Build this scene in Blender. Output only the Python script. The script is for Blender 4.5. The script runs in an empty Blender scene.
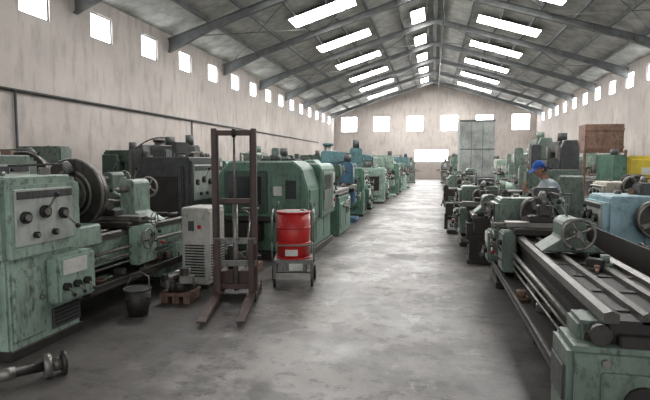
import bpy, bmesh, math, random
from mathutils import Vector, Matrix
random.seed(7)
S=bpy.context.scene
def lin(c): 
    c/=255.0
    return c/12.92 if c<=.04045 else ((c+.055)/1.055)**2.4
def RGB(r,g,b): return (lin(r),lin(g),lin(b),1)
# ---------------- materials
def mat_base(name):
    m=bpy.data.materials.new(name); m.use_nodes=True
    nt=m.node_tree; return m,nt,nt.nodes['Principled BSDF']
def noise(nt,scale,detail=4,vec=None,rough=.6):
    n=nt.nodes.new('ShaderNodeTexNoise'); n.inputs['Scale'].default_value=scale
    n.inputs['Detail'].default_value=detail; n.inputs['Roughness'].default_value=rough
    if vec: nt.links.new(vec,n.inputs['Vector'])
    return n.outputs['Fac']
def ramp(nt,fac,a,b,ca=(0,0,0,1),cb=(1,1,1,1)):
    r=nt.nodes.new('ShaderNodeValToRGB'); r.color_ramp.elements[0].position=a; r.color_ramp.elements[1].position=b
    r.color_ramp.elements[0].color=ca; r.color_ramp.elements[1].color=cb
    nt.links.new(fac,r.inputs['Fac']); return r.outputs['Color']
def mix(nt,fac,a,b,mode='MIX'):
    n=nt.nodes.new('ShaderNodeMix'); n.data_type='RGBA'; n.blend_type=mode
    for k,v in ((0,fac),(6,a),(7,b)):
        if isinstance(v,(float,int,tuple)): n.inputs[k].default_value=v
        else: nt.links.new(v,n.inputs[k])
    return n.outputs[2]
def mul(nt,a,k):
    d=nt.nodes.new('ShaderNodeMath'); d.operation='MULTIPLY'; d.inputs[1].default_value=k; nt.links.new(a,d.inputs[0]); return d.outputs[0]
def bump(nt,p,fac,st,dist=.01):
    b=nt.nodes.new('ShaderNodeBump'); b.inputs['Strength'].default_value=st; b.inputs['Distance'].default_value=dist
    nt.links.new(fac,b.inputs['Height']); nt.links.new(b.outputs[0],p.inputs['Normal'])
def coord(nt,scale=(1,1,1)):
    t=nt.nodes.new('ShaderNodeTexCoord'); mp=nt.nodes.new('ShaderNodeMapping'); mp.inputs['Scale'].default_value=scale
    nt.links.new(t.outputs['Object'],mp.inputs['Vector']); return mp.outputs[0]
def paint(name,c,rough=.45,metal=0,dirt=.75,dark=(42,38,34)):
    m,nt,p=mat_base(name); v=coord(nt)
    f1=ramp(nt,noise(nt,2.2,5,v,.6),.4,.62); f2=ramp(nt,noise(nt,18,6,coord(nt,(1,1,.45)),.7),.52,.66)
    f3=ramp(nt,noise(nt,5,8,coord(nt,(1.2,1.2,.3)),.75),.55,.67)
    col=mix(nt,f1,RGB(*c),tuple([x*.64 for x in RGB(*c)[:3]]+[1]))
    col=mix(nt,mul(nt,f2,dirt),col,RGB(*dark)); col=mix(nt,mul(nt,f3,dirt*.7),col,RGB(70,61,52))
    nt.links.new(col,p.inputs['Base Color']); p.inputs['Roughness'].default_value=rough; p.inputs['Metallic'].default_value=metal
    bump(nt,p,noise(nt,60,2,v),.15,.004)
    return m
def emis(name,c,s):
    m,nt,p=mat_base(name); p.inputs['Base Color'].default_value=(.8,.8,.8,1)
    p.inputs['Emission Color'].default_value=c; p.inputs['Emission Strength'].default_value=s; return m
GREEN=paint('paint_pale_green',(154,176,162)); GREEN2=paint('paint_mid_green',(98,132,114)); GREEN3=paint('paint_grey_green',(116,132,120))
DKGREEN=paint('paint_dark_green',(62,84,72)); BLUE=paint('paint_light_blue',(158,190,198),dirt=.5); TEAL=paint('paint_teal',(94,132,136))
BLUE2=paint('paint_mid_blue',(78,116,142),dirt=.5)
GREY=paint('paint_grey',(124,124,120)); DGREY=paint('paint_dark_grey',(76,78,78)); IVORY=paint('paint_ivory',(200,196,184),dirt=.45); IVORY2=paint('paint_grey_white',(196,194,186),dirt=.4)
YEL=paint('paint_yellow',(218,194,70),dirt=.15); STEEL=paint('worn_steel',(146,143,137),.4,.6,.6); DSTEEL=paint('oily_steel',(76,73,69),.42,.5,.7)
WAYS=paint('oily_bed_ways',(104,101,96),.38,.6,.6,(34,31,28))
IRON=paint('cast_iron_dirty',(54,51,48),.55,.2); BLACK=paint('black_rubber',(26,26,26),.6,0,.2); RED=paint('drum_red',(200,42,40),.4,0,.3)
RUST=paint('rusty_brown',(132,104,88),.75); MAST=paint('mast_brown_paint',(82,62,56),.55); WHITE=paint('label_white',(215,215,208),.5,0,.15)
PANEL=paint('panel_grey',(184,190,184),.4,0,.3); KNOBRED=paint('knob_red',(170,30,30),.3,0,.1); GLASSD=paint('dark_window',(38,42,44),.2,0,.1)
BEAM=paint('steel_beam_grey',(104,107,106),.6,0,.25); ROOFM=paint('roof_sheet',(184,184,178),.7,0,.15)
BOOK=paint('sheet_metal_grey',(166,170,166),.6,.1,.35); BLUEF=paint('cloth_cap_blue',(40,92,178),.8,0,.1)
SHIRT=paint('shirt_pale_grey',(186,196,202),.85,0,.1,(110,118,125)); TROU=paint('trousers_navy',(44,48,60),.85,0,.1)
SKIN=paint('skin',(172,126,100),.55,0,.05,(120,80,60)); HAIR=paint('hair_black',(24,20,18),.6,0,0)
WIN=emis('window_daylight_glazing',(.95,.97,1,1),12.0); SKY=emis('translucent_roof_sheet',(1,.99,.97,1),28.0)
def wallmat(name,c,c2):
    m,nt,p=mat_base(name); v=coord(nt)
    f=ramp(nt,noise(nt,.5,6,v),.35,.65); g=ramp(nt,noise(nt,4,6,coord(nt,(1,1,.25))),.5,.72)
    col=mix(nt,f,RGB(*c),RGB(*c2)); col=mix(nt,mul(nt,g,.45),col,RGB(118,109,102))
    # grime climbing up from the floor
    t=nt.nodes.new('ShaderNodeTexCoord'); sp=nt.nodes.new('ShaderNodeSeparateXYZ'); nt.links.new(t.outputs['Object'],sp.inputs[0])
    a=nt.nodes.new('ShaderNodeMath'); a.operation='ADD'; nt.links.new(sp.outputs[2],a.inputs[0]); nt.links.new(mul(nt,noise(nt,1.2,7,v,.7),2.6),a.inputs[1])
    gr=ramp(nt,mul(nt,a.outputs[0],.2),.42,.8,(1,1,1,1),(0,0,0,1))
    col=mix(nt,mul(nt,gr,.6),col,RGB(112,103,96))
    nt.links.new(col,p.inputs['Base Color']); p.inputs['Roughness'].default_value=.9
    bump(nt,p,noise(nt,9,5,v),.3,.02); return m
WALL=wallmat('plaster_wall',(196,187,181),(174,166,160))
m,nt,p=mat_base('concrete_floor'); FLOORM=m; v=coord(nt)
c=mix(nt,ramp(nt,noise(nt,.45,8,v,.65),.42,.58),RGB(150,145,141),RGB(108,103,100))
c=mix(nt,mul(nt,ramp(nt,noise(nt,1.3,8,v,.72),.48,.58),.75),c,RGB(88,84,81))
c=mix(nt,mul(nt,ramp(nt,noise(nt,2.2,10,coord(nt,(1.3,.6,1)),.8),.55,.61),.6),c,RGB(176,171,166))
c=mix(nt,mul(nt,ramp(nt,noise(nt,5,9,coord(nt,(1,1.2,1)),.78),.52,.6),.8),c,RGB(62,58,55))
c=mix(nt,mul(nt,ramp(nt,noise(nt,.8,3,coord(nt,(1.4,1,1)),.5),.6,.64),.7),c,RGB(56,52,50))
t=nt.nodes.new('ShaderNodeTexCoord'); sx=nt.nodes.new('ShaderNodeSeparateXYZ'); nt.links.new(t.outputs['Object'],sx.inputs[0])
ab=nt.nodes.new('ShaderNodeMath'); ab.operation='ADD'; ab.inputs[1].default_value=.75; nt.links.new(sx.outputs[0],ab.inputs[0])
a2=nt.nodes.new('ShaderNodeMath'); a2.operation='ABSOLUTE'; nt.links.new(ab.outputs[0],a2.inputs[0])
a3=nt.nodes.new('ShaderNodeMath'); a3.operation='ADD'; nt.links.new(a2.outputs[0],a3.inputs[0]); nt.links.new(mul(nt,noise(nt,1.6,8,v,.7),2.2),a3.inputs[1])
oil=ramp(nt,mul(nt,a3.outputs[0],.25),.44,.62)
c=mix(nt,mul(nt,oil,.75),c,RGB(62,58,55))
nt.links.new(c,p.inputs['Base Color']); 
r=ramp(nt,noise(nt,1.1,4,v),.3,.7,(.34,.34,.34,1),(.62,.62,.62,1)); nt.links.new(r,p.inputs['Roughness'])
bump(nt,p,noise(nt,25,5,v),.25,.01)
# ---------------- mesh builder
class MB:
    def __init__(s): s.bm=bmesh.new(); s.mats=[]
    def mi(s,m):
        if m not in s.mats: s.mats.append(m)
        return s.mats.index(m)
    def add(s,t,m,smooth=None):
        i=s.mi(m)
        for f in t.faces:
            f.material_index=i
            if smooth=='side': f.smooth=len(f.verts)==4
            elif smooth: f.smooth=True
        me=bpy.data.meshes.new('t'); t.to_mesh(me); t.free(); s.bm.from_mesh(me); bpy.data.meshes.remove(me)
    def box(s,x0,x1,y0,y1,z0,z1,m,bev=.008,rot=None):
        t=bmesh.new(); bmesh.ops.create_cube(t,size=1)
        d=Vector((x1-x0,y1-y0,z1-z0)); cc=Vector((x0+x1,y0+y1,z0+z1))/2
        for v in t.verts: v.co=Vector((v.co.x*d.x,v.co.y*d.y,v.co.z*d.z))
        bev=min(bev,min(abs(d.x),abs(d.y),abs(d.z))*.3)
        if bev>.001: bmesh.ops.bevel(t,geom=t.edges[:],offset=bev,segments=2 if bev>.015 else 1,affect='EDGES')
        for v in t.verts:
            if rot is not None: v.co=rot@v.co
            v.co+=cc
        s.add(t,m)
    def cyl(s,a,b,r,m,r2=None,seg=16):
        a=Vector(a); b=Vector(b); d=b-a; t=bmesh.new()
        bmesh.ops.create_cone(t,cap_ends=True,segments=seg,radius1=r,radius2=r if r2 is None else r2,depth=d.length)
        q=Vector((0,0,1)).rotation_difference(d.normalized()).to_matrix()
        for v in t.verts: v.co=q@v.co+(a+b)/2
        s.add(t,m,'side')
    def ball(s,c,r,m,sc=(1,1,1),seg=12):
        t=bmesh.new(); bmesh.ops.create_uvsphere(t,u_segments=seg,v_segments=seg//2+2,radius=r)
        for v in t.verts: v.co=Vector((v.co.x*sc[0],v.co.y*sc[1],v.co.z*sc[2]))+Vector(c)
        s.add(t,m,True)
    def tube(s,pts,r,m,seg=8,closed=False):
        pts=[Vector(q) for q in pts]; n=len(pts)
        for i in range(n if closed else n-1):
            s.cyl(pts[i],pts[(i+1)%n],r,m,seg=seg)
        for q in pts: s.ball(q,r,m,seg=8)
    def ring(s,c,ax,R,r,m,seg=24,ms=8):
        c=Vector(c); q=Vector((0,0,1)).rotation_difference(Vector(ax).normalized()).to_matrix(); t=bmesh.new(); vs=[]
        for i in range(seg):
            a=2*math.pi*i/seg
            vs.append([t.verts.new(q@Vector(((R+r*math.cos(b))*math.cos(a),(R+r*math.cos(b))*math.sin(a),r*math.sin(b)))+c) for b in [2*math.pi*j/ms for j in range(ms)]])
        for i in range(seg):
            for j in range(ms):
                t.faces.new((vs[i][j],vs[(i+1)%seg][j],vs[(i+1)%seg][(j+1)%ms],vs[i][(j+1)%ms]))
        s.add(t,m,True)
    def wheel(s,c,ax,R,m,hm=None,sp=3,r=None):
        c=Vector(c); ax=Vector(ax).normalized(); r=r or R*.09
        s.ring(c,ax,R,r,m); s.cyl(c-ax*R*.2,c+ax*R*.22,R*.2,m)
        q=Vector((0,0,1)).rotation_difference(ax).to_matrix()
        for i in range(sp):
            a=2*math.pi*i/sp+.5; s.cyl(c,c+q@Vector((math.cos(a),math.sin(a),0))*R,r*.8,m,seg=8)
        e=c+q@Vector((math.cos(1.2),math.sin(1.2),0))*R
        s.cyl(e,e+ax*R*.5,r*.9,hm or m,seg=8)
    def lever(s,a,b,m=None,k=None,r=.009):
        s.cyl(a,b,r,m or STEEL,seg=8); s.ball(b,r*2.6,k or BLACK)
    def prism(s,prof,y0,y1,m,axis='Y',bev=.01):
        t=bmesh.new()
        def P(u,w,y): return (u,y,w) if axis=='Y' else (y,u,w)
        A=[t.verts.new(P(u,w,y0)) for u,w in prof]; B=[t.verts.new(P(u,w,y1)) for u,w in prof]; n=len(prof)
        t.faces.new(A); t.faces.new(B[::-1])
        for i in range(n): t.faces.new((A[i],B[i],B[(i+1)%n],A[(i+1)%n]))
        bmesh.ops.recalc_face_normals(t,faces=t.faces[:])
        if bev: bmesh.ops.bevel(t,geom=t.edges[:],offset=bev,segments=1,affect='EDGES')
        s.add(t,m)
    def hose(s,a,b,sag,r,m,n=7):
        a=Vector(a); b=Vector(b); s.tube([a.lerp(b,i/n)-Vector((0,0,sag*4*(i/n)*(1-i/n))) for i in range(n+1)],r,m,6)
    def junk(s,R,x0,x1,y0,y1,z,n):
        for i in range(n):
            x,y=R.uniform(x0,x1),R.uniform(y0,y1); m=R.choice([STEEL,DSTEEL,IRON,IRON,RUST,GREEN3]); k=R.randrange(5); a=R.uniform(0,3.14); r=R.uniform(.02,.045)
            if k==0: d=Vector((math.cos(a),math.sin(a),0))*.09; s.cyl(Vector((x,y,z+r))-d,Vector((x,y,z+r))+d,r,m)
            elif k==1: s.cyl((x,y,z),(x,y,z+.03),r*1.8,m); s.cyl((x,y,z+.03),(x,y,z+.09),r,m)
            elif k==2: s.box(x-.06,x+.06,y-.04,y+.04,z,z+.07,m,.008,Matrix.Rotation(a,3,'Z'))
            elif k==3: s.ring((x,y,z+.015),(0,0,1),r*1.6,.015,m,16)
            else: s.box(x-.1,x+.1,y-.012,y+.012,z,z+.02,m,.004,Matrix.Rotation(a,3,'Z')); s.cyl((x,y,z),(x,y,z+.04),.02,m)
    def done(s,name,loc=(0,0,0),rot=0,sc=1,parent=None):
        me=bpy.data.meshes.new(name); s.bm.to_mesh(me); s.bm.free()
        for m in s.mats: me.materials.append(m)
        o=bpy.data.objects.new(name,me); S.collection.objects.link(o)
        o.location=loc; o.rotation_euler=(0,0,math.radians(rot)); o.scale=(sc,)*3
        if parent: o.parent=parent
        return o
# ---------------- building shell
XL,XR,YB,YF,EZ,RZ=-9.2,8.8,47.0,-3.0,6.1,8.9
def roofz(x): return RZ-(RZ-EZ)*(abs(x)/(9.2 if x<0 else 8.8))
b=MB(); b.box(XL-.3,XR+.3,-8,YB+.3,-.2,0,FLOORM,0); b.done('floor')
WZ0,WZ1=5.0,5.72
def sidewall(name,x0,x1,ys):
    b=MB(); b.box(x0,x1,YF,YB,0,WZ0,WALL,0); b.box(x0,x1,YF,YB,WZ1,EZ,WALL,0)
    prev=YF
    for y in ys: b.box(x0,x1,prev,y-.47,WZ0,WZ1,WALL,0); prev=y+.47
    b.box(x0,x1,prev,YB,WZ0,WZ1,WALL,0); b.done(name)
ys=[5.45+2.45*k for k in range(17)]
ys2=[7.2+2.33*k for k in range(17)]
sidewall('wall_left',XL-.25,XL,ys); sidewall('wall_right',XR,XR+.25,ys2)
wn=[0]
def window(x0,x1,y0,y1,z0,z1,ax):
    wn[0]+=1; b=MB()
    if ax=='x':
        xm=(x0+x1)/2
        b.box(xm-.01,xm+.01,y0+.03,y1-.03,z0+.03,z1-.03,WIN,0)
        for a in (y0,y1-.04): b.box(xm-.03,xm+.03,a,a+.04,z0,z1,BEAM,0)
        for a in (z0,z1-.04): b.box(xm-.03,xm+.03,y0,y1,a,a+.04,BEAM,0)
    else:
        ym=(y0+y1)/2
        b.box(x0+.03,x1-.03,ym-.01,ym+.01,z0+.03,z1-.03,WIN,0)
        for a in (x0,x1-.05): b.box(a,a+.05,ym-.03,ym+.03,z0,z1,BEAM,0)
        for a in (z0,z1-.05): b.box(x0,x1,ym-.03,ym+.03,a,a+.05,BEAM,0)
    b.done('window_%d'%wn[0])
for y in ys: window(XL-.12,XL-.02,y-.47,y+.47,WZ0,WZ1,'x')
for y in ys2: window(XR+.02,XR+.12,y-.47,y+.47,WZ0,WZ1,'x')
b=MB(); y0,y1=YB,YB+.25
bx=[-7.8+3.06*k for k in range(6)]; z0,z1=4.4,5.85
b.box(XL,XR,y0,y1,0,1.6,WALL,0); b.box(XL,-1.7,y0,y1,1.6,2.75,WALL,0); b.box(1.35,XR,y0,y1,1.6,2.75,WALL,0); b.box(XL,XR,y0,y1,2.75,z0,WALL,0)
pv=XL
for x in bx: b.box(pv,x-.78,y0,y1,z0,z1,WALL,0); pv=x+.78
b.box(pv,XR,y0,y1,z0,z1,WALL,0)
b.prism([(XL,z1),(XR,z1),(XR,EZ),(0,RZ),(XL,EZ)],y0,y1,WALL,bev=0); b.done('wall_back')
for x in bx: window(x-.78,x+.78,y0+.02,y0+.14,z0,z1,'y')
window(-1.7,1.35,y0+.02,y0+.14,1.6,2.75,'y')
b=MB()
for sx,X in ((-1,XL-.3),(1,XR+.3)):
    b.prism([(0,RZ),(X,roofz(X)),(X,roofz(X)+.08),(0,RZ+.08)],YF,YB+.3,ROOFM,bev=0)
b.done('ceiling')
b=MB()
for sx in (-1,1):
    x=.35
    while x<8.8:
        X=sx*x; z=roofz(X); b.box(X-.035,X+.035,YF,YB-.02,z-.17,z-.02,BEAM,0); x+=1.22
b.box(-.1,.1,YF,YB-.02,RZ-.3,RZ-.1,BEAM,0)
b.done('trim_1')
def frame(y):
    b=MB()
    for sx,X in ((-1,XL+.02),(1,XR-.02)):
        e=roofz(X)-.18; r=RZ-.2
        b.prism([(0,r),(X,e),(X,e-.025),(0,r-.025)],y-.09,y+.09,BEAM,bev=0)
        hx=X*.8
        b.prism([(0,r-.24),(hx,roofz(hx)-.42),(X,e-.45),(X,e-.475),(hx,roofz(hx)-.445),(0,r-.265)],y-.09,y+.09,BEAM,bev=0)
        b.prism([(0,r-.02),(X,e-.02),(X,e-.46),(hx,roofz(hx)-.43),(0,r-.25)],y-.012,y+.012,BEAM,bev=0)
        for k in range(1,6):
            xx=X*k/6; z=roofz(xx); b.box(xx-.01,xx+.01,y-.08,y+.08,z-.42,z-.2,BEAM,0)
    b.done('steel_roof_rafter')
FR=[6.95+4.75*k for k in range(9)]
for y in FR: frame(y)
b=MB()
for k in (0,2,4,6):
    ya=FR[k]; yb=FR[k+1]
    for X0,X1 in ((-8.8,-4.6),(-4.6,-.4),(8.4,4.4),(4.4,.4)):
        for (p,q) in (((X0,ya),(X1,yb)),((X1,ya),(X0,yb))):
            b.cyl((p[0],p[1],roofz(p[0])-.25),(q[0],q[1],roofz(q[0])-.25),.018,BEAM,seg=6)
for y in FR[2:]:
    b.cyl((.35,y,RZ-.45),(.35,y,RZ-1.1),.012,DGREY,seg=6)
b.cyl((.35,FR[2],RZ-1.1),(.35,FR[-1],RZ-1.1),.03,DGREY,seg=8)
b.done('roof_bracing_rods')
def skyl(x0,x1,yc,w=1.15):
    b=MB(); 
    for m,dz,e in ((SKY,.19,0),(BEAM,.185,.05)):
        z0,z1=roofz(x0)-dz,roofz(x1)-dz
        b.prism([(x0-e if x0<x1 else x0+e,z0),(x1,z1),(x1,z1+.01),(x0,z0+.01)],yc-w/2-e,yc+w/2+e,m,bev=0)
    b.done('skylight')
for k in range(8):
    yc=10.0+4.75*k
    skyl(-5.5,-3.05,yc); skyl(4.5,1.9,yc)
    if k>=2: skyl(-1.1,-.5,yc+.4,2.0)
b=MB(); b.tube([(XL+.06,4,3.2),(XL+.06,40,3.2)],.035,DGREY); b.tube([(XL+.06,9.6,3.2),(XL+.06,9.6,.4)],.03,DGREY); b.tube([(XL+.06,18,3.2),(XL+.06,18,.4)],.03,DGREY)
b.box(XL+.01,XL+.16,9.4,9.8,1.3,1.8,GREY); b.box(XL+.01,XL+.16,17.8,18.2,1.3,1.9,GREY)
b.done('wall_conduit')
# ---------------- machines (local: front +X, length +Y)
jr=random.Random(3)
def lathe(name,loc,rot,L=3.2,P=GREEN,hl=1.0,hh=1.45,W=.95,bt=.85,az=1.15,cr=.25,car=1.7,tail=None,sc=1,base=None,panel=PANEL,ways=None,block=False,face=False,co=0,jk=6):
    b=MB(); base=base or P; B0,B1=-W*.86,-W*.18; ways=ways or WAYS
    b.box(-W+.02,-.02,.02,hl-.02,0,.08,IRON); b.box(-W+.04,-.04,.03,hl-.03,.06,bt,base,.02)
    b.box(-W,0,0,hl,bt-.06,hh,P,.045); b.box(-W+.07,-.07,.07,hl-.07,hh-.01,hh+.025,P,.012)
    b.box(-W+.12,-.12,-.07,.01,.3,hh-.12,P,.03); b.box(-W+.2,-.2,-.085,-.06,.5,hh-.3,IRON)
    ph=hh-bt
    b.box(-.005,.014,.1*hl,.84*hl,bt+.12*ph,hh-.13*ph,panel); b.box(.012,.02,.12*hl,.82*hl,hh-.26*ph,hh-.16*ph,DGREY,0)
    for y,z,r in ((.2,.5,.05),(.44,.55,.055),(.68,.5,.05),(.32,.25,.028),(.56,.25,.028)):
        b.cyl((0,y*hl,bt+z*ph),(.045,y*hl,bt+z*ph),r,BLACK); b.cyl((.04,y*hl,bt+z*ph),(.06,y*hl,bt+z*ph),r*.55,STEEL)
    b.lever((.04,.44*hl,bt+.55*ph),(.1,.5*hl,bt+.78*ph)); b.lever((.04,.68*hl,bt+.5*ph),(.1,.78*hl,bt+.3*ph))
    b.box(-.06,.09,.5*hl,hl+.05,bt*.42,bt-.06,P,.025); b.box(.085,.098,.56*hl,.9*hl,bt*.72,bt*.88,WHITE,0)
    for k in range(3):
        y=(.58+.15*k)*hl; b.cyl((.09,y,bt*.6),(.13,y,bt*.6),.035,BLACK); b.lever((.12,y,bt*.6),(.15,y+.04,bt*.6-.08),r=.007)
    b.box(-.045,-.02,.08*hl,.46*hl,.14,bt*.85,base,.008); b.cyl((-.02,.4*hl,.45),(.01,.4*hl,.45),.02,STEEL)
    b.box(-.045,-.025,.55*hl,.95*hl,.12,bt*.36,DGREY,.004)
    for k in range(5): b.box(-.03,-.018,.58*hl,.92*hl,.15+k*.035,.165+k*.035,BLACK,0)
    cx=(B0+B1)/2
    if co:
        b.prism([(B0-.02,bt-.1),(B1+.06,bt-.1),(B1+.04,bt+.12),(B0,bt+.12)],hl-.02,hl+co-.03,P,bev=.02)
        b.cyl((cx,hl-.02,az),(cx,hl+co-.08,az),.2,P,seg=24); b.cyl((cx,hl+co-.1,az),(cx,hl+co+.03,az),.15,STEEL,seg=24)
    h2=hl+co
    b.cyl((cx,h2-.01,az),(cx,h2+.07,az),cr*.55,STEEL); b.cyl((cx,h2+.07,az),(cx,h2+.17,az),cr,DSTEEL,seg=28); b.ring((cx,h2+.17,az),(0,1,0),cr*.93,.012,STEEL)
    b.cyl((cx,h2+.16,az),(cx,h2+.18,az),cr*.25,IRON)
    if face:
        b.cyl((cx,h2+.02,az),(cx,h2+.075,az),cr*1.05,DSTEEL,seg=32); b.ring((cx,h2+.05,az),(0,1,0),cr*1.03,.022,STEEL,seg=32); b.ring((cx,h2+.02,az),(0,1,0),cr*.7,.015,STEEL,seg=28)
        b.cyl((cx,h2+.17,az),(cx,h2+.45,az),.08,DSTEEL)
    for k in range(4):
        a=k*math.pi/2+.4; q=Matrix.Rotation(a,3,'Y'); o=q@Vector((0,0,cr*.62)); 
        b.box(cx+o.x-.025,cx+o.x+.025,h2+.165,h2+.24,az+o.z-cr*.3,az+o.z+cr*.3,STEEL,.004,q)
    b.prism([(B0,bt-.32),(B1,bt-.32),(B1-.03,bt-.2),(B1,bt-.06),(B0,bt-.06),(B0+.03,bt-.2)],hl-.05,L,base,bev=.008)
    b.box(B0+.06,B1-.06,hl,L,bt-.065,bt-.05,IRON,0)
    for x in (B0,B0+.17,B1-.22,B1-.06):
        w=.08 if x in(B0,B1-.06) else .05
        b.prism([(x,bt-.07),(x+w,bt-.07),(x+w,bt-.015),(x+w/2,bt),(x,bt-.015)],hl,L,ways,bev=0)
    b.box(B0,B1,hl-.05,L-.02,bt-.34,bt-.3,base)
    y=hl+.25
    while y<L-.2: b.box(B0+.02,B1-.02,y,y+.06,bt-.08,bt-.04,IRON,0); y+=.45
    b.box(-W-.02,.04,hl+.02,L-.1,.3,.33,IRON,.005); b.box(.02,.04,hl+.02,L-.1,.33,.38,IRON,.003)
    b.box(-W+.03,-.08,L-.55,L,0,bt-.3,base,.02); b.box(-W+.0,-.05,L-.58,L+.02,0,.06,IRON)
    if L>3.4:
        b.box(-W+.05,-.1,L/2+.1,L/2+.5,0,bt-.3,base,.02); b.box(-W+.05,-.1,hl,L-.5,.05,.12,IRON,.01)
    b.cyl((B1+.06,hl+.04,bt-.2),(B1+.06,L-.05,bt-.2),.02,STEEL,seg=10); b.cyl((B1+.06,hl+.04,bt-.28),(B1+.06,L-.05,bt-.28),.014,STEEL,seg=10)
    b.cyl((B1+.06,hl+.04,bt-.36),(B1+.06,L-.05,bt-.36),.012,STEEL,seg=10); b.box(B1,B1+.1,L-.1,L-.02,bt-.4,bt-.14,base)
    b.junk(jr,-.28,-.02,hl+.2,L-.25,.33,jk+2); b.junk(jr,-W+.1,-.15,.15,hl-.15,hh+.02,3)
    if not block: b.junk(jr,B0+.05,B1-.05,h2+.5,L-.1,bt-.02,jk)
    if block:
        b.box(-W-.02,.06,L-.28,L+.1,0,.62,GREEN3,.03); b.box(-W+.1,-.1,L+.09,L+.13,.12,.5,GREEN3,.02)
        b.cyl((-.3,L+.12,.35),(-.3,L+.16,.35),.1,IRON); b.cyl((-.58,L+.12,.3),(-.58,L+.15,.3),.06,DSTEEL); b.box(-.5,-.2,L-.2,L+.06,.61,.68,IRON,.01)
        b.box(-W+.02,-W+.2,L-.2,L+.05,.61,.66,IRON,.01); b.box(.055,.075,L-.22,L+.04,.3,.5,DGREY,.005)
        for q in (-.7,-.12): b.cyl((q,L+.1,.55),(q,L+.125,.55),.02,STEEL)
        b.box(-.2,-.02,L-.3,L-.05,.6,.72,GREEN3,.02); b.cyl((-.11,L-.32,.68),(-.11,L+.03,.68),.035,IRON); b.cyl((-.11,L+.02,.68),(-.11,L+.06,.68),.055,DSTEEL)
        for q in (-.74,-.64,-.5,-.4): b.cyl((q,L-.12,.62),(q,L-.12,.7),.025,DSTEEL)
        b.ring((-.58,L-.02,.64),(0,0,1),.06,.015,STEEL)
        b.junk(jr,B0+.1,B1-.1,hl+.1,hl+.4,bt,5); b.junk(jr,B0+.1,B1-.1,tail+.7,tail+1.1,bt-.03,3)
    b.box(-W+.1,-W+.4,.25,.5,hh,hh+.16,DGREY,.02); b.cyl((-.3,.3*hl,hh+.02),(-.3,.3*hl,hh+.06),.04,STEEL)
    b.hose((-W+.25,.5,hh+.1),(-W-.02,hl+.3,bt),.1,.014,BLACK)
    b.box(-W-.03,-W-.01,hl+.1,L-.3,bt-.3,bt+.12,base,0)
    b.tube([(-W+.05,hl+.15,hh-.4),(-W+.05,hl+.2,hh+.1),(cx,hl+.45,hh+.12)],.012,DGREY); b.cyl((cx,hl+.45,hh+.14),(cx+.02,hl+.5,hh+.04),.03,GREY,r2=.065)
    if car:
        c=car; b.box(B0-.05,B1+.05,c,c+.42,bt,bt+.07,IRON,.01); b.box(B1+.03,B1+.17,c+.02,c+.4,bt-.42,bt+.02,P,.02)
        b.box(B0+.02,B1+.12,c+.12,c+.3,bt+.07,bt+.13,STEEL,.006); b.box(cx-.1,cx+.17,c+.1,c+.28,bt+.13,bt+.2,IRON,.01)
        b.box(cx-.07,cx+.07,c+.1,c+.24,bt+.2,bt+.32,DSTEEL,.01); b.cyl((cx,c+.17,bt+.32),(cx,c+.17,bt+.38),.025,STEEL); b.lever((cx,c+.17,bt+.36),(cx+.14,c+.1,bt+.43))
        b.box(cx-.09,cx-.06,c-.06,c+.2,bt+.23,bt+.26,STEEL,0)
        b.wheel((B1+.24,c+.1,bt-.12),(1,0,0),.11,STEEL,BLACK); b.cyl((B1+.15,c+.1,bt-.12),(B1+.24,c+.1,bt-.12),.03,STEEL)
        b.wheel((B1+.26,c+.21,bt+.1),(1,0,0),.075,STEEL,BLACK); b.cyl((B1+.1,c+.21,bt+.1),(B1+.26,c+.21,bt+.1),.018,STEEL)
        b.lever((B1+.17,c+.28,bt-.2),(B1+.25,c+.33,bt-.06)); b.lever((B1+.17,c+.34,bt-.3),(B1+.27,c+.36,bt-.2),k=KNOBRED)
        b.cyl((B1+.16,c+.3,bt-.1),(B1+.19,c+.3,bt-.1),.03,BLACK)
        b.tube([(cx-.25,c+.05,bt+.07),(cx-.25,c+.05,bt+.4),(cx-.1,c+.02,bt+.45)],.01,STEEL)
    if tail:
        t=tail; b.prism([(B0+.02,bt),(B1-.02,bt),(cx+.1,bt+.12),(cx+.1,az+.08),(cx+.05,az+.12),(cx-.05,az+.12),(cx-.1,az+.08),(cx-.1,bt+.12)],t,t+.38,P,bev=.015)
        b.cyl((cx,t-.16,az),(cx,t+.42,az),.045,STEEL); b.cyl((cx,t-.24,az),(cx,t-.16,az),.005,STEEL,r2=.035)
        b.wheel((cx,t+.5,az),(0,1,0),.13,STEEL,BLACK,sp=4,r=.014); b.cyl((cx,t+.38,az),(cx,t+.5,az),.03,STEEL); b.lever((cx,t+.15,az+.1),(cx+.08,t+.12,az+.25))
    return b.done(name,loc,rot,sc)
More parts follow.
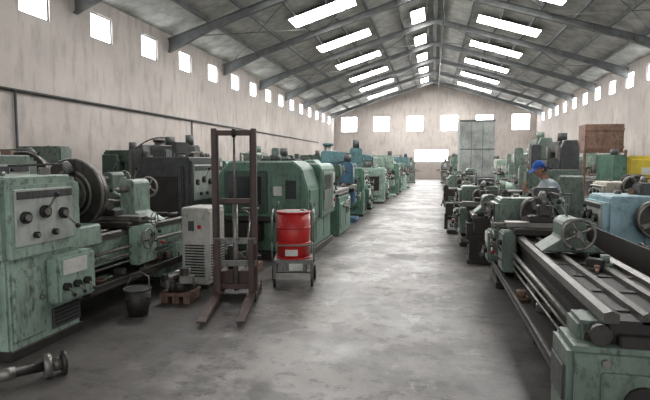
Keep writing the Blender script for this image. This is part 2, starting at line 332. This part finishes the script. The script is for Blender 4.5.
def mill(name,loc,rot,P=GREEN2,H=1.85,sc=1,horiz=False):
    b=MB(); b.box(-1.1,.05,-.35,.35,0,.12,P,.03)
    b.prism([(-1.05,.1),(-.45,.1),(-.5,.5),(-.5,H-.25),(-.56,H-.1),(-.98,H-.1),(-1.02,.5)],-.27,.27,P,bev=.03)
    b.box(-1.0,-.1 if not horiz else .0,-.18,.18,H-.32,H,P,.04)
    if horiz:
        b.box(-.05,.03,-.07,.07,H-.75,H-.3,P,.02); b.cyl((-.5,0,H-.55),(0,0,H-.55),.025,STEEL); b.cyl((-.28,0,H-.55),(-.22,0,H-.55),.1,DSTEEL)
    else:
        b.box(-.42,-.08,-.16,.16,H-.6,H-.05,P,.04); b.cyl((-.25,0,H-.85),(-.25,0,H-.58),.07,STEEL,r2=.09); b.cyl((-.25,0,H-.95),(-.25,0,H-.85),.03,DSTEEL)
        b.cyl((-.25,0,H-.03),(-.25,0,H+.2),.1,DGREY); b.lever((-.08,.1,H-.35),(.05,.2,H-.45)); b.box(-.082,-.07,-.1,.08,H-.4,H-.15,PANEL,0)
    b.box(-.5,-.02,-.2,.2,.5,.82,P,.03); b.cyl((-.25,0,.1),(-.25,0,.52),.06,STEEL); b.box(-.45,-.02,-.25,.25,.82,.9,IRON,.01)
    b.box(-.4,-.08,-.65,.65,.9,.98,STEEL,.01); b.box(-.36,-.12,-.67,.67,.94,.985,IRON,0)
    b.wheel((.1,0,.68),(1,0,0),.11,STEEL,BLACK); b.cyl((-.02,0,.68),(.1,0,.68),.03,STEEL)
    for s in (-1,1): b.wheel((-.24,s*.72,.93),(0,s,0),.09,STEEL,BLACK)
    b.box(-.85,-.55,-.31,-.26,.5,1.2,DGREY,.02); b.box(-.8,-.6,-.34,-.3,.9,1.1,PANEL,0)
    b.box(-1.28,-1.02,-.16,.16,.5,.85,DGREY,.03); b.hose((-.7,-.3,1.2),(-.3,-.1,H),-.15,.014,BLACK)
    b.box(-.35,-.15,-.12,.12,.98,1.08,DSTEEL,.01); b.cyl((-.3,.3,.98),(-.3,.3,1.1),.06,STEEL); b.junk(jr,-.35,-.13,-.55,-.2,.98,3)
    return b.done(name,loc,rot,sc)
def grinder(name,loc,rot,P=GREEN3,sc=1):
    b=MB(); b.box(-.75,0,0,1.5,0,.85,P,.03); b.box(-.02,.01,.1,.6,.15,.7,P,.01); b.box(-.02,.01,.8,1.4,.15,.7,P,.01)
    b.box(-.45,-.08,-.25,1.75,.88,.98,STEEL,.01); b.box(-.5,-.03,.1,1.4,.84,.9,IRON,.01)
    b.prism([(-.95,0),(-.6,0),(-.6,1.55),(-.68,1.65),(-.9,1.65),(-.95,1.5)],.5,1.05,P,bev=.02)
    b.box(-.7,-.1,.6,.95,1.25,1.55,P,.03); b.cyl((-.25,.78,1.25),(-.18,.78,1.25),.19,IRON,seg=24); b.cyl((-.3,.78,1.27),(-.1,.78,1.27),.05,STEEL)
    b.ring((-.22,.78,1.28),(1,0,0),.19,.02,P); b.wheel((.12,.4,.62),(1,0,0),.15,STEEL,BLACK); b.cyl((0,.4,.62),(.12,.4,.62),.03,STEEL)
    b.wheel((-.04,.78,1.42),(1,0,0),.1,STEEL,BLACK); b.box(0,.03,1.0,1.3,.6,.78,PANEL,.01); b.cyl((.03,1.1,.68),(.05,1.1,.68),.03,KNOBRED); b.junk(jr,-.4,-.13,-.2,.5,.98,4)
    return b.done(name,loc,rot,sc)
def drill(name,loc,rot,P=GREEN2,sc=1,H=2.5):
    b=MB(); b.box(-1.9,0,-.45,.45,0,.16,P,.03); b.cyl((-1.5,0,.15),(-1.5,0,.5),.26,P,r2=.2); b.cyl((-1.5,0,.4),(-1.5,0,H),.15,STEEL); b.cyl((-1.5,0,H),(-1.5,0,H+.08),.19,P)
    b.box(-1.75,-1.25,-.24,.24,1.45,2.0,P,.05); b.prism([(-1.3,1.5),(.1,1.65),(.1,1.85),(-1.3,2.0)],-.12,.12,P,bev=.02)
    b.box(-.7,-.25,-.3,.2,1.35,2.1,P,.04); b.cyl((-.47,-.05,1.0),(-.47,-.05,1.36),.06,STEEL); b.cyl((-.47,-.05,2.1),(-.47,-.05,2.4),.12,DGREY)
    b.wheel((-.2,-.05,1.6),(1,0,0),.16,STEEL,BLACK,4); b.box(-.8,-.2,-.25,.25,.16,.6,IRON,.02); b.cyl((-1.5,.28,H-.1),(-1.5,.28,1.6),.03,STEEL)
    b.box(-.25,-.235,-.2,.1,1.75,1.95,PANEL,0)
    return b.done(name,loc,rot,sc)
def vtl(name,loc,rot,P=DGREY,H=2.4,W=1.3,sc=1):
    b=MB(); b.box(-1.3,-.2,-W/2,W/2,0,.55,P,.04); b.cyl((-.45,0,.55),(-.45,0,.68),.42,DSTEEL,seg=28); b.cyl((-.45,0,.0),(-.45,0,.55),.5,P,seg=28)
    for s in (-1,1):
        b.prism([(-1.3,.1),(-.85,.1),(-.85,H-.2),(-.95,H),(-1.25,H),(-1.3,H-.2)],s*W/2-.16,s*W/2+.16,P,bev=.02)
        b.box(-.86,-.8,s*W/2-.12,s*W/2+.12,.6,H-.15,STEEL,.005)
    b.box(-1.25,-.85,-W/2,W/2,H-.3,H-.02,P,.03); b.box(-.82,-.55,-W/2-.2,W/2+.2,1.35,1.7,P,.03); b.box(-.56,-.5,-W/2-.15,W/2+.15,1.4,1.64,STEEL,.01)
    b.box(-.52,-.28,-.18,.18,1.25,2.05,P,.03); b.box(-.46,-.34,-.07,.07,.95,1.3,STEEL,.01); b.cyl((-.4,0,.9),(-.4,0,1.0),.1,DSTEEL)
    b.cyl((-1.05,0,H),(-1.05,0,H+.2),.12,P); b.wheel((-.22,.05,1.5),(1,0,0),.11,STEEL,BLACK)
    b.box(-.6,-.3,W/2+.2,W/2+.45,.9,1.5,P,.02); b.box(-.3,-.28,W/2+.24,W/2+.41,1.1,1.4,PANEL,0); b.box(-1.2,-.9,-W/2-.4,-W/2-.15,.1,1.9,P,.02)
    b.hose((-1.05,-W/2-.28,1.9),(-1.05,0,H+.15),-.12,.016,BLACK)
    return b.done(name,loc,rot,sc)
def cabinet(name,loc,rot,P=IVORY,w=.7,d=.5,h=1.2,vents=True,sc=1):
    b=MB(); b.box(-d+.03,-.03,.03,w-.03,0,.07,IRON); b.box(-d,0,0,w,.06,h,P,.015); b.box(-.005,.014,.03,w/2-.01,.12,h-.05,P,.006); b.box(-.005,.014,w/2+.01,w-.03,.12,h-.05,P,.006)
    b.box(.012,.03,w/2-.06,w/2-.035,h*.5,h*.62,STEEL,.004); b.box(-.03,-.01,-.004,0,.2,.3,P,0)
    if vents:
        for k in range(12):
            z=h*.16+k*.035; b.box(.012,.02,.05,w/2-.04,z,z+.015,BLACK,0); b.box(.012,.02,w/2+.04,w-.05,z,z+.015,BLACK,0); b.box(-d+.05,-.05,-.012,.004,z,z+.015,BLACK,0)
        b.box(-d+.05,-.05,-.008,.002,h*.62,h*.92,P,.003); b.box(-d+.1,-d*.5,-.012,0,h*.72,h*.84,DGREY,0); b.cyl((-d*.3,-.025,h*.77),(-d*.3,0,h*.77),.025,KNOBRED)
    else:
        for z in (h*.33,h*.66): b.box(-d-.01,.01,-.01,w+.01,z,z+.03,DGREY,.003)
        for x in (-d*.66,-d*.33): b.box(x-.012,x+.012,w-.01,w+.015,.08,h-.02,GREY,.003)
        b.box(-d-.01,.01,-.01,w+.01,h-.05,h+.01,DGREY,.003)
    return b.done(name,loc,rot,sc)
def shaper(name,loc,rot,P=GREEN3,sc=1):
    b=MB(); b.box(-1.5,-.1,-.3,.3,0,.12,P,.02); b.prism([(-1.3,.1),(-.55,.1),(-.5,.9),(-.5,1.05),(-1.35,1.05),(-1.4,.9)],-.25,.25,P,bev=.03)
    b.box(-1.6,-.1,-.13,.13,1.05,1.25,IRON,.02); b.box(-.12,.0,-.1,.1,.9,1.35,IRON,.02); b.cyl((-.06,0,1.35),(-.06,0,1.45),.02,STEEL); b.wheel((-.06,0,1.46),(0,0,1),.07,STEEL,BLACK)
    b.box(-.5,-.05,-.22,.22,.55,.85,P,.02); b.box(-.12,-.03,-.02,.02,.1,.55,IRON,.005); b.cyl((-1,-.26,.6),(-1,-.33,.6),.22,P,seg=24); b.box(-1.1,-.8,-.5,-.26,.15,.45,DGREY,.03)
    return b.done(name,loc,rot,sc)
def enclosed(name,loc,rot):
    b=MB(); W=1.55; L=2.1; P=GREEN2
    b.box(-W,0,0,L,0,.12,IRON,.01); b.box(-W+.04,-.04,.04,L-.04,.1,.62,P,.03)
    b.prism([(-W,.6),(0,.6),(0,1.18),(-.1,1.5),(-.25,1.62),(-W+.2,1.62),(-W,1.4)],.0,.85,P,bev=.03)
    b.prism([(-W,.6),(.04,.6),(.04,1.5),(-.04,1.58),(-W+.1,1.58),(-W,1.45)],.87,L,P,bev=.03)
    b.box(.035,.055,.98,1.72,.72,1.42,GREEN3,.006); b.box(.05,.062,1.05,1.6,1.1,1.36,GLASSD,0); b.box(.05,.07,1.0,1.03,.9,1.2,STEEL,.004)
    b.box(.035,.06,1.78,2.04,.7,1.4,PANEL,.006)
    for k in range(3): b.cyl((.06,1.91,.85+.16*k),(.09,1.91,.85+.16*k),.03,(KNOBRED,BLACK,BLACK)[k])
    b.box(-W+.12,-.68,-.03,.01,.75,1.45,DKGREEN,.01); b.box(-W+.2,-.78,-.045,-.02,.9,1.36,GLASSD,0); b.box(-.6,-.12,-.04,-.01,.72,1.4,P,.015); b.box(-.36,-.18,-.05,-.03,1.0,1.3,GLASSD,0)
    b.box(-.56,-.42,-.055,-.03,1.05,1.2,WHITE,0); b.box(-W+.1,-.1,-.08,.03,.62,.7,IRON,.01); b.box(-W+.15,-.75,-.22,.02,.3,.6,IRON,.02)
    b.cyl((-.5,-.08,.42),(-.5,.02,.42),.16,P); b.cyl((-1.0,-.3,.5),(-1.0,.02,.5),.12,IRON)
    b.box(-.005,.02,.12,.7,.72,1.14,P,.008); b.box(.01,.03,.36,.44,.86,.9,BLACK)
    for k in range(3): b.box(-.05,-.03,.1+.65*k,.6+.65*k,.2,.55,P,.008)
    b.cyl((-.7,.5,1.6),(-.7,.5,1.72),.1,DGREY); b.box(-1.2,-.5,1.1,1.6,1.57,1.66,DGREY,.02); b.tube([(-1.3,.4,1.6),(-1.3,.4,1.75),(-1.3,1.5,1.75),(-1.3,1.5,1.56)],.02,STEEL)
    return b.done(name,loc,rot)
# ---------- left side
lathe('engine_lathe',(-3.24,3.25,0),0,L=3.3,P=GREEN,hl=.88,hh=1.46,W=1.05,bt=.84,az=1.26,cr=.35,car=1.8,tail=2.4,face=True,co=.5,jk=9)
cabinet('electrical_control_cabinet',(-2.72,5.72,0),0,IVORY2,.5,.36,1.03)
enclosed('enclosed_turning_machine',(-1.98,7.85,0),0)
lathe('engine_lathe',(-5.1,4.6,0),0,L=4.2,P=GREEN3,hl=1.1,hh=1.66,W=1.1,bt=.95,az=1.3,cr=.42,car=2.1,tail=3.3,face=True,co=.3,jk=9)
lathe('engine_lathe',(-3.95,7.7,0),0,L=3.6,P=DGREY,hl=1.0,hh=1.66,W=1.0,car=1.8,tail=2.9,az=1.25,cr=.36,face=True,base=DKGREEN)
vtl('vertical_turret_lathe',(-5.4,10.4,0),-40,DGREY,2.0,1.1)
mill('milling_machine',(-6.9,6.6,0),0,IVORY,1.75); mill('milling_machine',(-6.9,8.4,0),0,GREEN3,1.9,horiz=True); mill('milling_machine',(-7.3,11.6,0),0,DKGREEN,1.9)
drill('radial_drill_press',(-6.7,14.0,0),0,IRON,H=2.2)
shaper('shaping_machine',(-4.95,13.3,0),0)
grinder('surface_grinder',(-1.95,10.5,0),0,GREEN2); mill('milling_machine',(-3.5,12.4,0),0,GREEN3,1.75)
mill('milling_machine',(-2.0,13.3,0),0,BLUE2,1.6); lathe('engine_lathe',(-1.95,14.4,0),0,L=2.9,P=GREEN2,hh=1.4,car=1.5,tail=2.3)
drill('radial_drill_press',(-2.3,18.3,0),10,TEAL,H=2.2); lathe('engine_lathe',(-1.8,19.2,0),0,L=3,P=GREEN,hh=1.35,car=1.5,tail=2.3)
mill('milling_machine',(-1.7,23.2,0),0,GREEN,1.9); lathe('engine_lathe',(-1.6,24.4,0),0,L=3,P=GREEN2,hh=1.5,car=1.5,tail=2.3)
grinder('surface_grinder',(-1.5,28.4,0),0,GREEN); mill('milling_machine',(-1.4,31.2,0),0,TEAL,1.9)
# ---------- right side
lathe('long_bed_lathe',(.78,7.15,0),180,L=4.25,P=GREEN3,hl=.62,hh=1.12,W=.86,bt=.8,az=.98,cr=.2,car=1.0,tail=2.05,base=IRON,panel=DGREY,block=True)
lathe('engine_lathe',(1.84,6.75,0),180,L=3.5,P=BLUE,hl=.85,hh=1.2,W=.85,bt=.74,az=1.0,cr=.2,car=1.9,tail=None)
lathe('engine_lathe',(.5,10.4,0),180,L=2.3,P=GREEN3,hl=.7,hh=1.12,W=.75,bt=.78,az=.95,cr=.18,car=1.1,tail=1.7,base=IRON)
shaper('shaping_machine',(.25,11.6,0),180,IRON,.8)
lathe('engine_lathe',(.4,15.0,0),180,L=2.6,P=GREEN3,hl=.8,hh=1.2,W=.8,bt=.8,az=1.0,cr=.2,car=1.2,tail=1.8)
grinder('surface_grinder',(.5,17.2,0),180,GREEN3,.85)
cabinet('tall_electrical_cabinet',(.95,20.3,0),180,BOOK,1.4,1.2,3.1,vents=False)
vtl('vertical_turret_lathe',(2.25,14.2,0),180,DGREY,2.15,1.1)
vtl('vertical_turret_lathe',(2.3,17.2,0),180,GREEN3,2.35,1.0)
mill('milling_machine',(1.75,10.3,0),180,GREEN3,1.45,horiz=True)
lathe('engine_lathe',(3.1,11.0,0),180,L=2.8,P=IVORY,hl=.9,hh=1.2,W=.9,cr=.22,car=1.4,tail=2.1)
grinder('surface_grinder',(3.2,6.2,0),180,GREEN3); mill('milling_machine',(5.0,5.5,0),180,GREEN3); grinder('surface_grinder',(5.3,9.2,0),180,BLUE); mill('milling_machine',(7.1,11.0,0),180,GREEN)
b=MB(); b.box(-1.0,0,-.6,.6,0,1.0,GREEN2,.03); b.box(-.98,-.72,-.6,.6,1.0,1.72,GREEN2,.03); b.box(-.71,-.0,-.58,.6,1.0,1.7,YEL,.03)
b.box(-.66,-.06,-.61,-.57,1.1,1.62,YEL,.01); b.box(-.45,-.2,-.625,-.6,1.3,1.45,WHITE,0); b.cyl((-.85,-.2,1.7),(-.85,-.2,1.85),.08,DGREY); b.box(-.9,-.1,-.64,-.6,.2,.8,GREEN,.01)
b.done('hydraulic_power_unit',(4.85,12.6,0),0,1.02)
b=MB()
for x in (0,1.3):
    for y in (0,.9): b.box(x-.04,x+.04,y-.04,y+.04,0,2.2,RUST,.004)
for z in (.6,1.3,2.1): b.box(-.05,1.35,-.05,.95,z,z+.04,RUST,.004)
b.box(.0,1.25,.05,.85,2.14,3.1,RUST,.01)
for k in range(6): b.box(.05+k*.2,.17+k*.2,.03,.06,2.18,3.06,RUST,.004)
b.box(-.01,1.26,.02,.05,2.24,2.34,RUST,.004); b.box(-.01,1.26,.02,.05,2.86,2.96,RUST,.004)
b.box(.1,.6,.1,.8,.64,1.1,GREY,.02); b.box(.7,1.2,.1,.8,1.34,1.8,DKGREEN,.02); b.done('rusty_crate_rack',(4.7,17.3,0),0,.9)
# ---------- far rows
cols=[GREEN,GREEN2,GREEN3,TEAL,GREY,DKGREEN,IVORY,DGREY,GREEN3,GREY,IRON]
def fill(x,y0,y1,rot):
    y=y0
    while y<y1:
        k=random.choice('LMGMDVSM'); P=random.choice(cols)
        if k=='L':
            lathe('engine_lathe',(x,y if rot==0 else y+2.8,0),rot,L=2.8,P=P,car=1.5,tail=2.1,jk=2); y+=3.2
        elif k=='M': mill('milling_machine',(x,y+.8,0),rot,P,random.uniform(1.6,2.1),horiz=random.random()<.5); y+=1.7
        elif k=='G': grinder('surface_grinder',(x,y+(.3 if rot==0 else 1.8),0),rot,P); y+=2.3
        elif k=='D': drill('radial_drill_press',(x,y+.5,0),rot,P,H=random.uniform(2.1,2.5)); y+=1.3
        elif k=='V': vtl('vertical_turret_lathe',(x,y+1.2,0),rot,P,random.uniform(1.8,2.1),1.0); y+=2.5
        else: shaper('shaping_machine',(x,y+.6,0),rot,P); y+=1.3
fill(-4.6,14.5,34,0); fill(-7.0,15.2,34,0); fill(.9,23,36,180); fill(3.8,21.5,38,180); fill(6.6,13.5,40,180)
for x in (-7.4,-5.2,-3.2,-1.6,.9): mill('milling_machine',(x,37+random.random()*1.5,0),-90,random.choice(cols),random.uniform(1.5,1.9))
for i,x in enumerate((-7.5,-4.9,-2.6,3.4)): vtl('vertical_turret_lathe',(x,41+random.random(),0),-90,random.choice(cols),2.0,1.2)
def heap(loc,rot,seed,w=.7):
    R=random.Random(seed); b=MB(); b.box(-w/2,w/2,-w/2,w/2,.08,.12,RUST,.004)
    for x in (-w/2+.05,0,w/2-.05): b.box(x-.04,x+.04,-w/2,w/2,0,.08,RUST,.004)
    for i in range(16):
        x,y=R.uniform(-w*.36,w*.36),R.uniform(-w*.36,w*.36); z=.13+R.random()*.18; m=R.choice([STEEL,DSTEEL,IRON,IRON,IRON,GREEN3])
        k=i%4; a=R.uniform(0,3.14); d=Vector((math.cos(a),math.sin(a),R.uniform(-.2,.2)))
        if k==0: b.cyl(Vector((x,y,z))-d*.12,Vector((x,y,z))+d*.12,R.uniform(.02,.05),m)
        elif k==1: b.ring((x,y,z),(d.x*.3,d.y*.3,1),R.uniform(.06,.1),.02,m,16)
        elif k==2: b.box(x-.08,x+.08,y-.05,y+.05,z-.04,z+.05,m,.01,Matrix.Rotation(a,3,'Z'))
        else: b.cyl((x,y,.12),(x,y,z+.1),R.uniform(.04,.07),m)
    b.done('machine_parts_pallet',loc,rot)
heap((-2.75,6.85,0),-8,4,.5); heap((-2.85,5.25,0),8,11,.36)
# ---------- hand stacker
b=MB()
for s in (-1,1):
    x=s*.225
    b.box(x-.03,x+.03,.0,.075,.05,1.98,MAST,.004); b.box(x-.012-s*.035,x+.012-s*.035,.01,.065,.1,1.93,IRON,.002)
    b.box(x-.03,x+.03,-.12,.5,.04,.11,MAST,.006)
    b.cyl((x-.03,.46,.06),(x+.03,.46,.06),.06,BLACK); b.cyl((x-.02,-.08,.035),(x+.02,-.08,.035),.035,BLACK)
    f=s*.19
    b.box(f-.03,f+.03,-.075,-.035,.06,.72,MAST,.004); b.prism([(-.04,.05),(-.04,.11),(-.9,.085),(-.98,.06),(-.98,.045)],f-.045,f+.045,MAST,'X',.004)
for z in (1.9,1.12,.12): b.box(-.225,.225,.02,.06,z,z+.06,MAST,.004)
for z in (.66,.4): b.box(-.25,.25,-.035,-.005,z,z+.07,GREY,.004)
b.cyl((0,.05,.1),(0,.05,1.15),.03,STEEL); b.cyl((0,.05,1.1),(0,.05,1.88),.016,STEEL)
b.box(-.2,.2,.1,.4,.1,.32,MAST,.01); b.cyl((-.08,.25,.3),(-.08,.25,.6),.05,IRON); b.tube([(.08,.3,.3),(.12,.5,.95),(.02,.52,1.02),(.22,.52,1.02)],.012,STEEL)
b.tube([(-.225,.05,1.25),(-.225,.3,1.1),(.225,.3,1.1),(.225,.05,1.25)],.014,MAST); b.cyl((-.02,.03,1.93),(.02,.03,1.93),.05,IRON)
b.done('hand_pallet_stacker',(-2.22,5.37,0),14)
# ---------- drum trolley & drum
e=bpy.data.objects.new('drum_hand_trolley',None); S.collection.objects.link(e); e.location=(-1.78,6.3,0); e.rotation_euler=(0,0,math.radians(14))
b=MB(); b.box(-.25,.25,-.24,.24,.31,.35,GREY,.005)
for x in (-.24,.24):
    b.tube([(x,-.22,.25),(x,.26,.25),(x,.32,.5),(x,.34,.95),(x*.9,.28,1.05)],.016,GREEN3)
    b.tube([(x*1.1,-.24,.33),(x*1.1,-.3,.6),(x*1.1,-.26,.92),(x*1.1,.0,.98)],.013,GREEN3)
    b.cyl((x*1.15-.02,.2,.1),(x*1.15+.02,.2,.1),.1,BLACK,seg=20); b.cyl((x-.015,-.2,.06),(x+.015,-.2,.06),.06,BLACK); b.box(x-.02,x+.02,-.23,-.17,.06,.31,GREY,.003); b.box(x-.02,x+.02,.17,.23,.1,.31,GREY,.003)
b.tube([(-.24,.33,.75),(.24,.33,.75)],.013,GREEN3); b.tube([(-.27,-.29,.55),(.27,-.29,.55)],.01,GREEN3); b.cyl((-.27,.2,.1),(.27,.2,.1),.014,STEEL)
b.box(-.18,.18,-.255,-.24,.2,.33,GREY,.004); b.box(-.05,.12,-.262,-.25,.22,.31,WHITE,0); b.done('trolley_frame',parent=e)
b=MB(); b.cyl((0,0,.35),(0,0,.955),.215,RED,seg=36)
for z in (.36,.55,.75,.95): b.ring((0,0,z),(0,0,1),.217,.012,RED,seg=36)
b.cyl((0,0,.955),(0,0,.96),.2,DSTEEL,seg=30); b.cyl((.12,.05,.95),(.12,.05,.98),.03,STEEL)
b.box(-.1,.06,-.224,-.19,.4,.48,WHITE,.003); b.done('red_drum',parent=e)
b=MB(); b.cyl((0,0,0),(0,0,.28),.1,IRON,r2=.135,seg=24); b.ring((0,0,.28),(0,0,1),.137,.008,DGREY); b.cyl((0,0,.281),(0,0,.283),.125,BLACK,seg=24)
b.ring((0,0,.2),(0,0,1),.128,.005,DGREY); b.tube([(-.137,0,.28),(-.1,.05,.4),(0,.07,.44),(.1,.05,.4),(.137,0,.28)],.005,STEEL); b.done('black_bucket',(-3.0,4.62,0))
b=MB(); b.cyl((0,-.9,.09),(0,.3,.09),.035,DSTEEL); b.cyl((0,.28,.09),(0,.33,.09),.09,STEEL,seg=24); b.cyl((0,.33,.09),(0,.4,.09),.05,STEEL); b.cyl((0,.4,.09),(0,.43,.09),.09,DSTEEL,seg=24)
b.cyl((0,-.3,.09),(0,-.15,.09),.06,DSTEEL); b.cyl((0,-.7,.09),(0,-.66,.09),.09,DSTEEL); b.cyl((0,0,.09),(0,.1,.09),.045,STEEL)
b.done('flanged_shaft',(-2.98,2.87,0),-42)
# ---------- worker
e=bpy.data.objects.new('machinist_worker',None); S.collection.objects.link(e); e.location=(1.72,7.6,0); e.rotation_euler=(0,0,math.radians(98)); e.scale=(.935,)*3
def skin(verts,edges,rad,roots,lv=2):
    me=bpy.data.meshes.new('s'); me.from_pydata(verts,edges,[]); o=bpy.data.objects.new('s',me); S.collection.objects.link(o)
    md=o.modifiers.new('k','SKIN'); md.use_smooth_shade=True
    for i,r in enumerate(rad): me.skin_vertices[0].data[i].radius=r if isinstance(r,tuple) else (r,r)
    for r in roots: me.skin_vertices[0].data[r].use_root=True
    o.modifiers.new('d','SUBSURF').levels=lv; o.modifiers['d'].render_levels=lv
    dg=bpy.context.evaluated_depsgraph_get(); out=bpy.data.meshes.new_from_object(o.evaluated_get(dg)); bpy.data.objects.remove(o); return out
V=[(0,-.06,.92),(0,-.03,1.06),(0,.06,1.22),(0,.14,1.37),(0,.185,1.45),(0,.23,1.52),
 (-.17,.13,1.37),(-.235,.2,1.12),(-.17,.42,1.05),(.17,.13,1.37),(.24,.25,1.13),(.12,.42,1.27),
 (-.1,-.06,.86),(-.12,-.02,.5),(-.12,-.08,.1),(-.13,.1,.045),(.1,-.06,.86),(.12,.04,.5),(.12,-.02,.1),(.13,.16,.045)]
E=[(0,1),(1,2),(2,3),(3,4),(4,5),(3,6),(6,7),(7,8),(3,9),(9,10),(10,11),(0,12),(12,13),(13,14),(14,15),(0,16),(16,17),(17,18),(18,19)]
R=[(.15,.12),(.14,.11),(.155,.12),(.13,.1),.058,.052,.075,.052,.032,.075,.052,.032,.095,.068,.045,.042,.095,.068,.045,.042]
me=skin(V,E,R,[0])
for m_ in (SHIRT,TROU,SKIN,BLACK): me.materials.append(m_)
for f in me.polygons:
    c=f.center; f.use_smooth=True
    if c.z<.11: k=3
    elif c.z<.95 and c.y<.2: k=1
    elif c.z>1.455 and abs(c.x)<.1: k=2
    elif c.y>.33 and c.z<1.4 and abs(c.x)>.05: k=2
    else: k=0
    f.material_index=k
o=bpy.data.objects.new('body',me); S.collection.objects.link(o); o.parent=e
def hand(w,d,up,side,nm):
    w=Vector(w); d=Vector(d).normalized(); up=Vector(up).normalized(); sd=d.cross(up).normalized()*side; up=sd.cross(d).normalized()*side
    vs=[w-d*.03,w,w+d*.05,w+d*.085]; ed=[(0,1),(1,2),(2,3)]; rr=[.026,(.028,.022),(.036,.018),(.034,.016)]; roots=[0]
    for i,(o_,L_) in enumerate(((-.03,.07),(-.01,.08),(.01,.075),(.03,.06))):
        n=len(vs); roots.append(n); p0=w+d*.08+sd*o_
        vs+=[p0,p0+d*L_*.45-up*.008,p0+d*L_*.75-up*.028,p0+d*L_*.85-up*.05]; ed+=[(n,n+1),(n+1,n+2),(n+2,n+3)]; rr+=[.0095,.009,.0085,.0075]
    n=len(vs); roots.append(n); p0=w+d*.03-sd*.03
    vs+=[p0,p0-sd*.03+d*.03-up*.01,p0-sd*.035+d*.06-up*.025]; ed+=[(n,n+1),(n+1,n+2)]; rr+=[.012,.0105,.009]
    me=skin([tuple(v) for v in vs],ed,rr,roots); me.materials.append(SKIN)
    for f in me.polygons: f.use_smooth=True
    o=bpy.data.objects.new(nm,me); S.collection.objects.link(o); o.parent=e
hand((-.17,.42,1.05),(.2,1,-.15),(0,0,1),-1,'hand_left'); hand((.12,.42,1.27),(-.3,.35,.8),(0,1,-.3),1,'hand_right')
t=bmesh.new(); bmesh.ops.create_uvsphere(t,u_segments=28,v_segments=20,radius=1)
for v in t.verts:
    x,y,z=v.co
    X=x*.076; Y=y*.095; Z=z*.118
    if z<0: 
        X*=1-.38*(-z)**1.5; Y=Y*(1-.15*(-z)) + (.012*(-z) if y>0 else .02*z*-1)
    if y>.6:
        nz=max(0,1-abs(x)/.2)*max(0,1-abs(z+.12)/.28); Y+=.028*nz
        ey=max(0,1-abs(abs(x)-.38)/.2)*max(0,1-abs(z-.08)/.16); Y-=.012*ey
        mo=max(0,1-abs(x)/.35)*max(0,1-abs(z+.5)/.1); Y+=.006*mo
        ch=max(0,1-abs(x)/.35)*max(0,1-abs(z+.85)/.2); Y+=.01*ch
    v.co=(X,Y,Z)
hb=MB(); hb.add(t,SKIN,True)
for s in (-1,1):
    hb.ball((s*.078,-.005,-.005),.022,SKIN,(.4,.8,1.3)); hb.ball((s*.029,.083,.01),.011,WHITE); hb.ball((s*.029,.091,.01),.006,HAIR); hb.box(s*.029-.016,s*.029+.016,.086,.094,.03,.036,HAIR,.002)
hb.box(-.022,.022,.088,.098,-.064,-.058,KNOBRED,.002)
t=bmesh.new(); bmesh.ops.create_uvsphere(t,u_segments=24,v_segments=16,radius=1)
bmesh.ops.delete(t,geom=[v for v in t.verts if v.co.z<-.45 or (v.co.y>.35 and v.co.z<.35)],context='VERTS')
for v in t.verts: v.co=(v.co.x*.083,v.co.y*.1-.008,v.co.z*.123+.002)
hb.add(t,HAIR,True)
t=bmesh.new(); bmesh.ops.create_uvsphere(t,u_segments=24,v_segments=16,radius=1)
bmesh.ops.delete(t,geom=[v for v in t.verts if v.co.z<.2],context='VERTS')
for v in t.verts: v.co=(v.co.x*.092,v.co.y*.11-.002,v.co.z*.135+.006)
hb.add(t,BLUEF,True); hb.ring((0,-.002,.036),(0,0,1),.092,.008,BLUEF)
hb.prism([(-.07,.07),(-.06,.13),(-.02,.165),(.02,.165),(.06,.13),(.07,.07)],0,.008,BLUEF,bev=0)
me_b=hb.bm; me_b.verts.ensure_lookup_table(); 
for v in me_b.verts[-12:]:
    x,y,z=v.co; v.co=(x,z,.034+y-(z-.07)*.25)
o=hb.done('head',(0,.262,1.6),0,1,e); o.rotation_euler=(math.radians(-24),0,math.radians(12))
# ---------- light
w=bpy.data.worlds.new('W'); S.world=w; w.use_nodes=True; bg=w.node_tree.nodes['Background']; bg.inputs[0].default_value=(.97,.98,1,1); bg.inputs[1].default_value=1.2
cd=bpy.data.cameras.new('camera'); cam=bpy.data.objects.new('camera',cd); S.collection.objects.link(cam)
cd.lens=27.7; cd.sensor_width=36; cam.location=(0,0,1.6); cam.rotation_euler=(math.radians(90-4.35),0,math.radians(12.15)); cd.clip_end=200
S.camera=cam
S.view_settings.view_transform='Standard'; S.view_settings.exposure=0.1
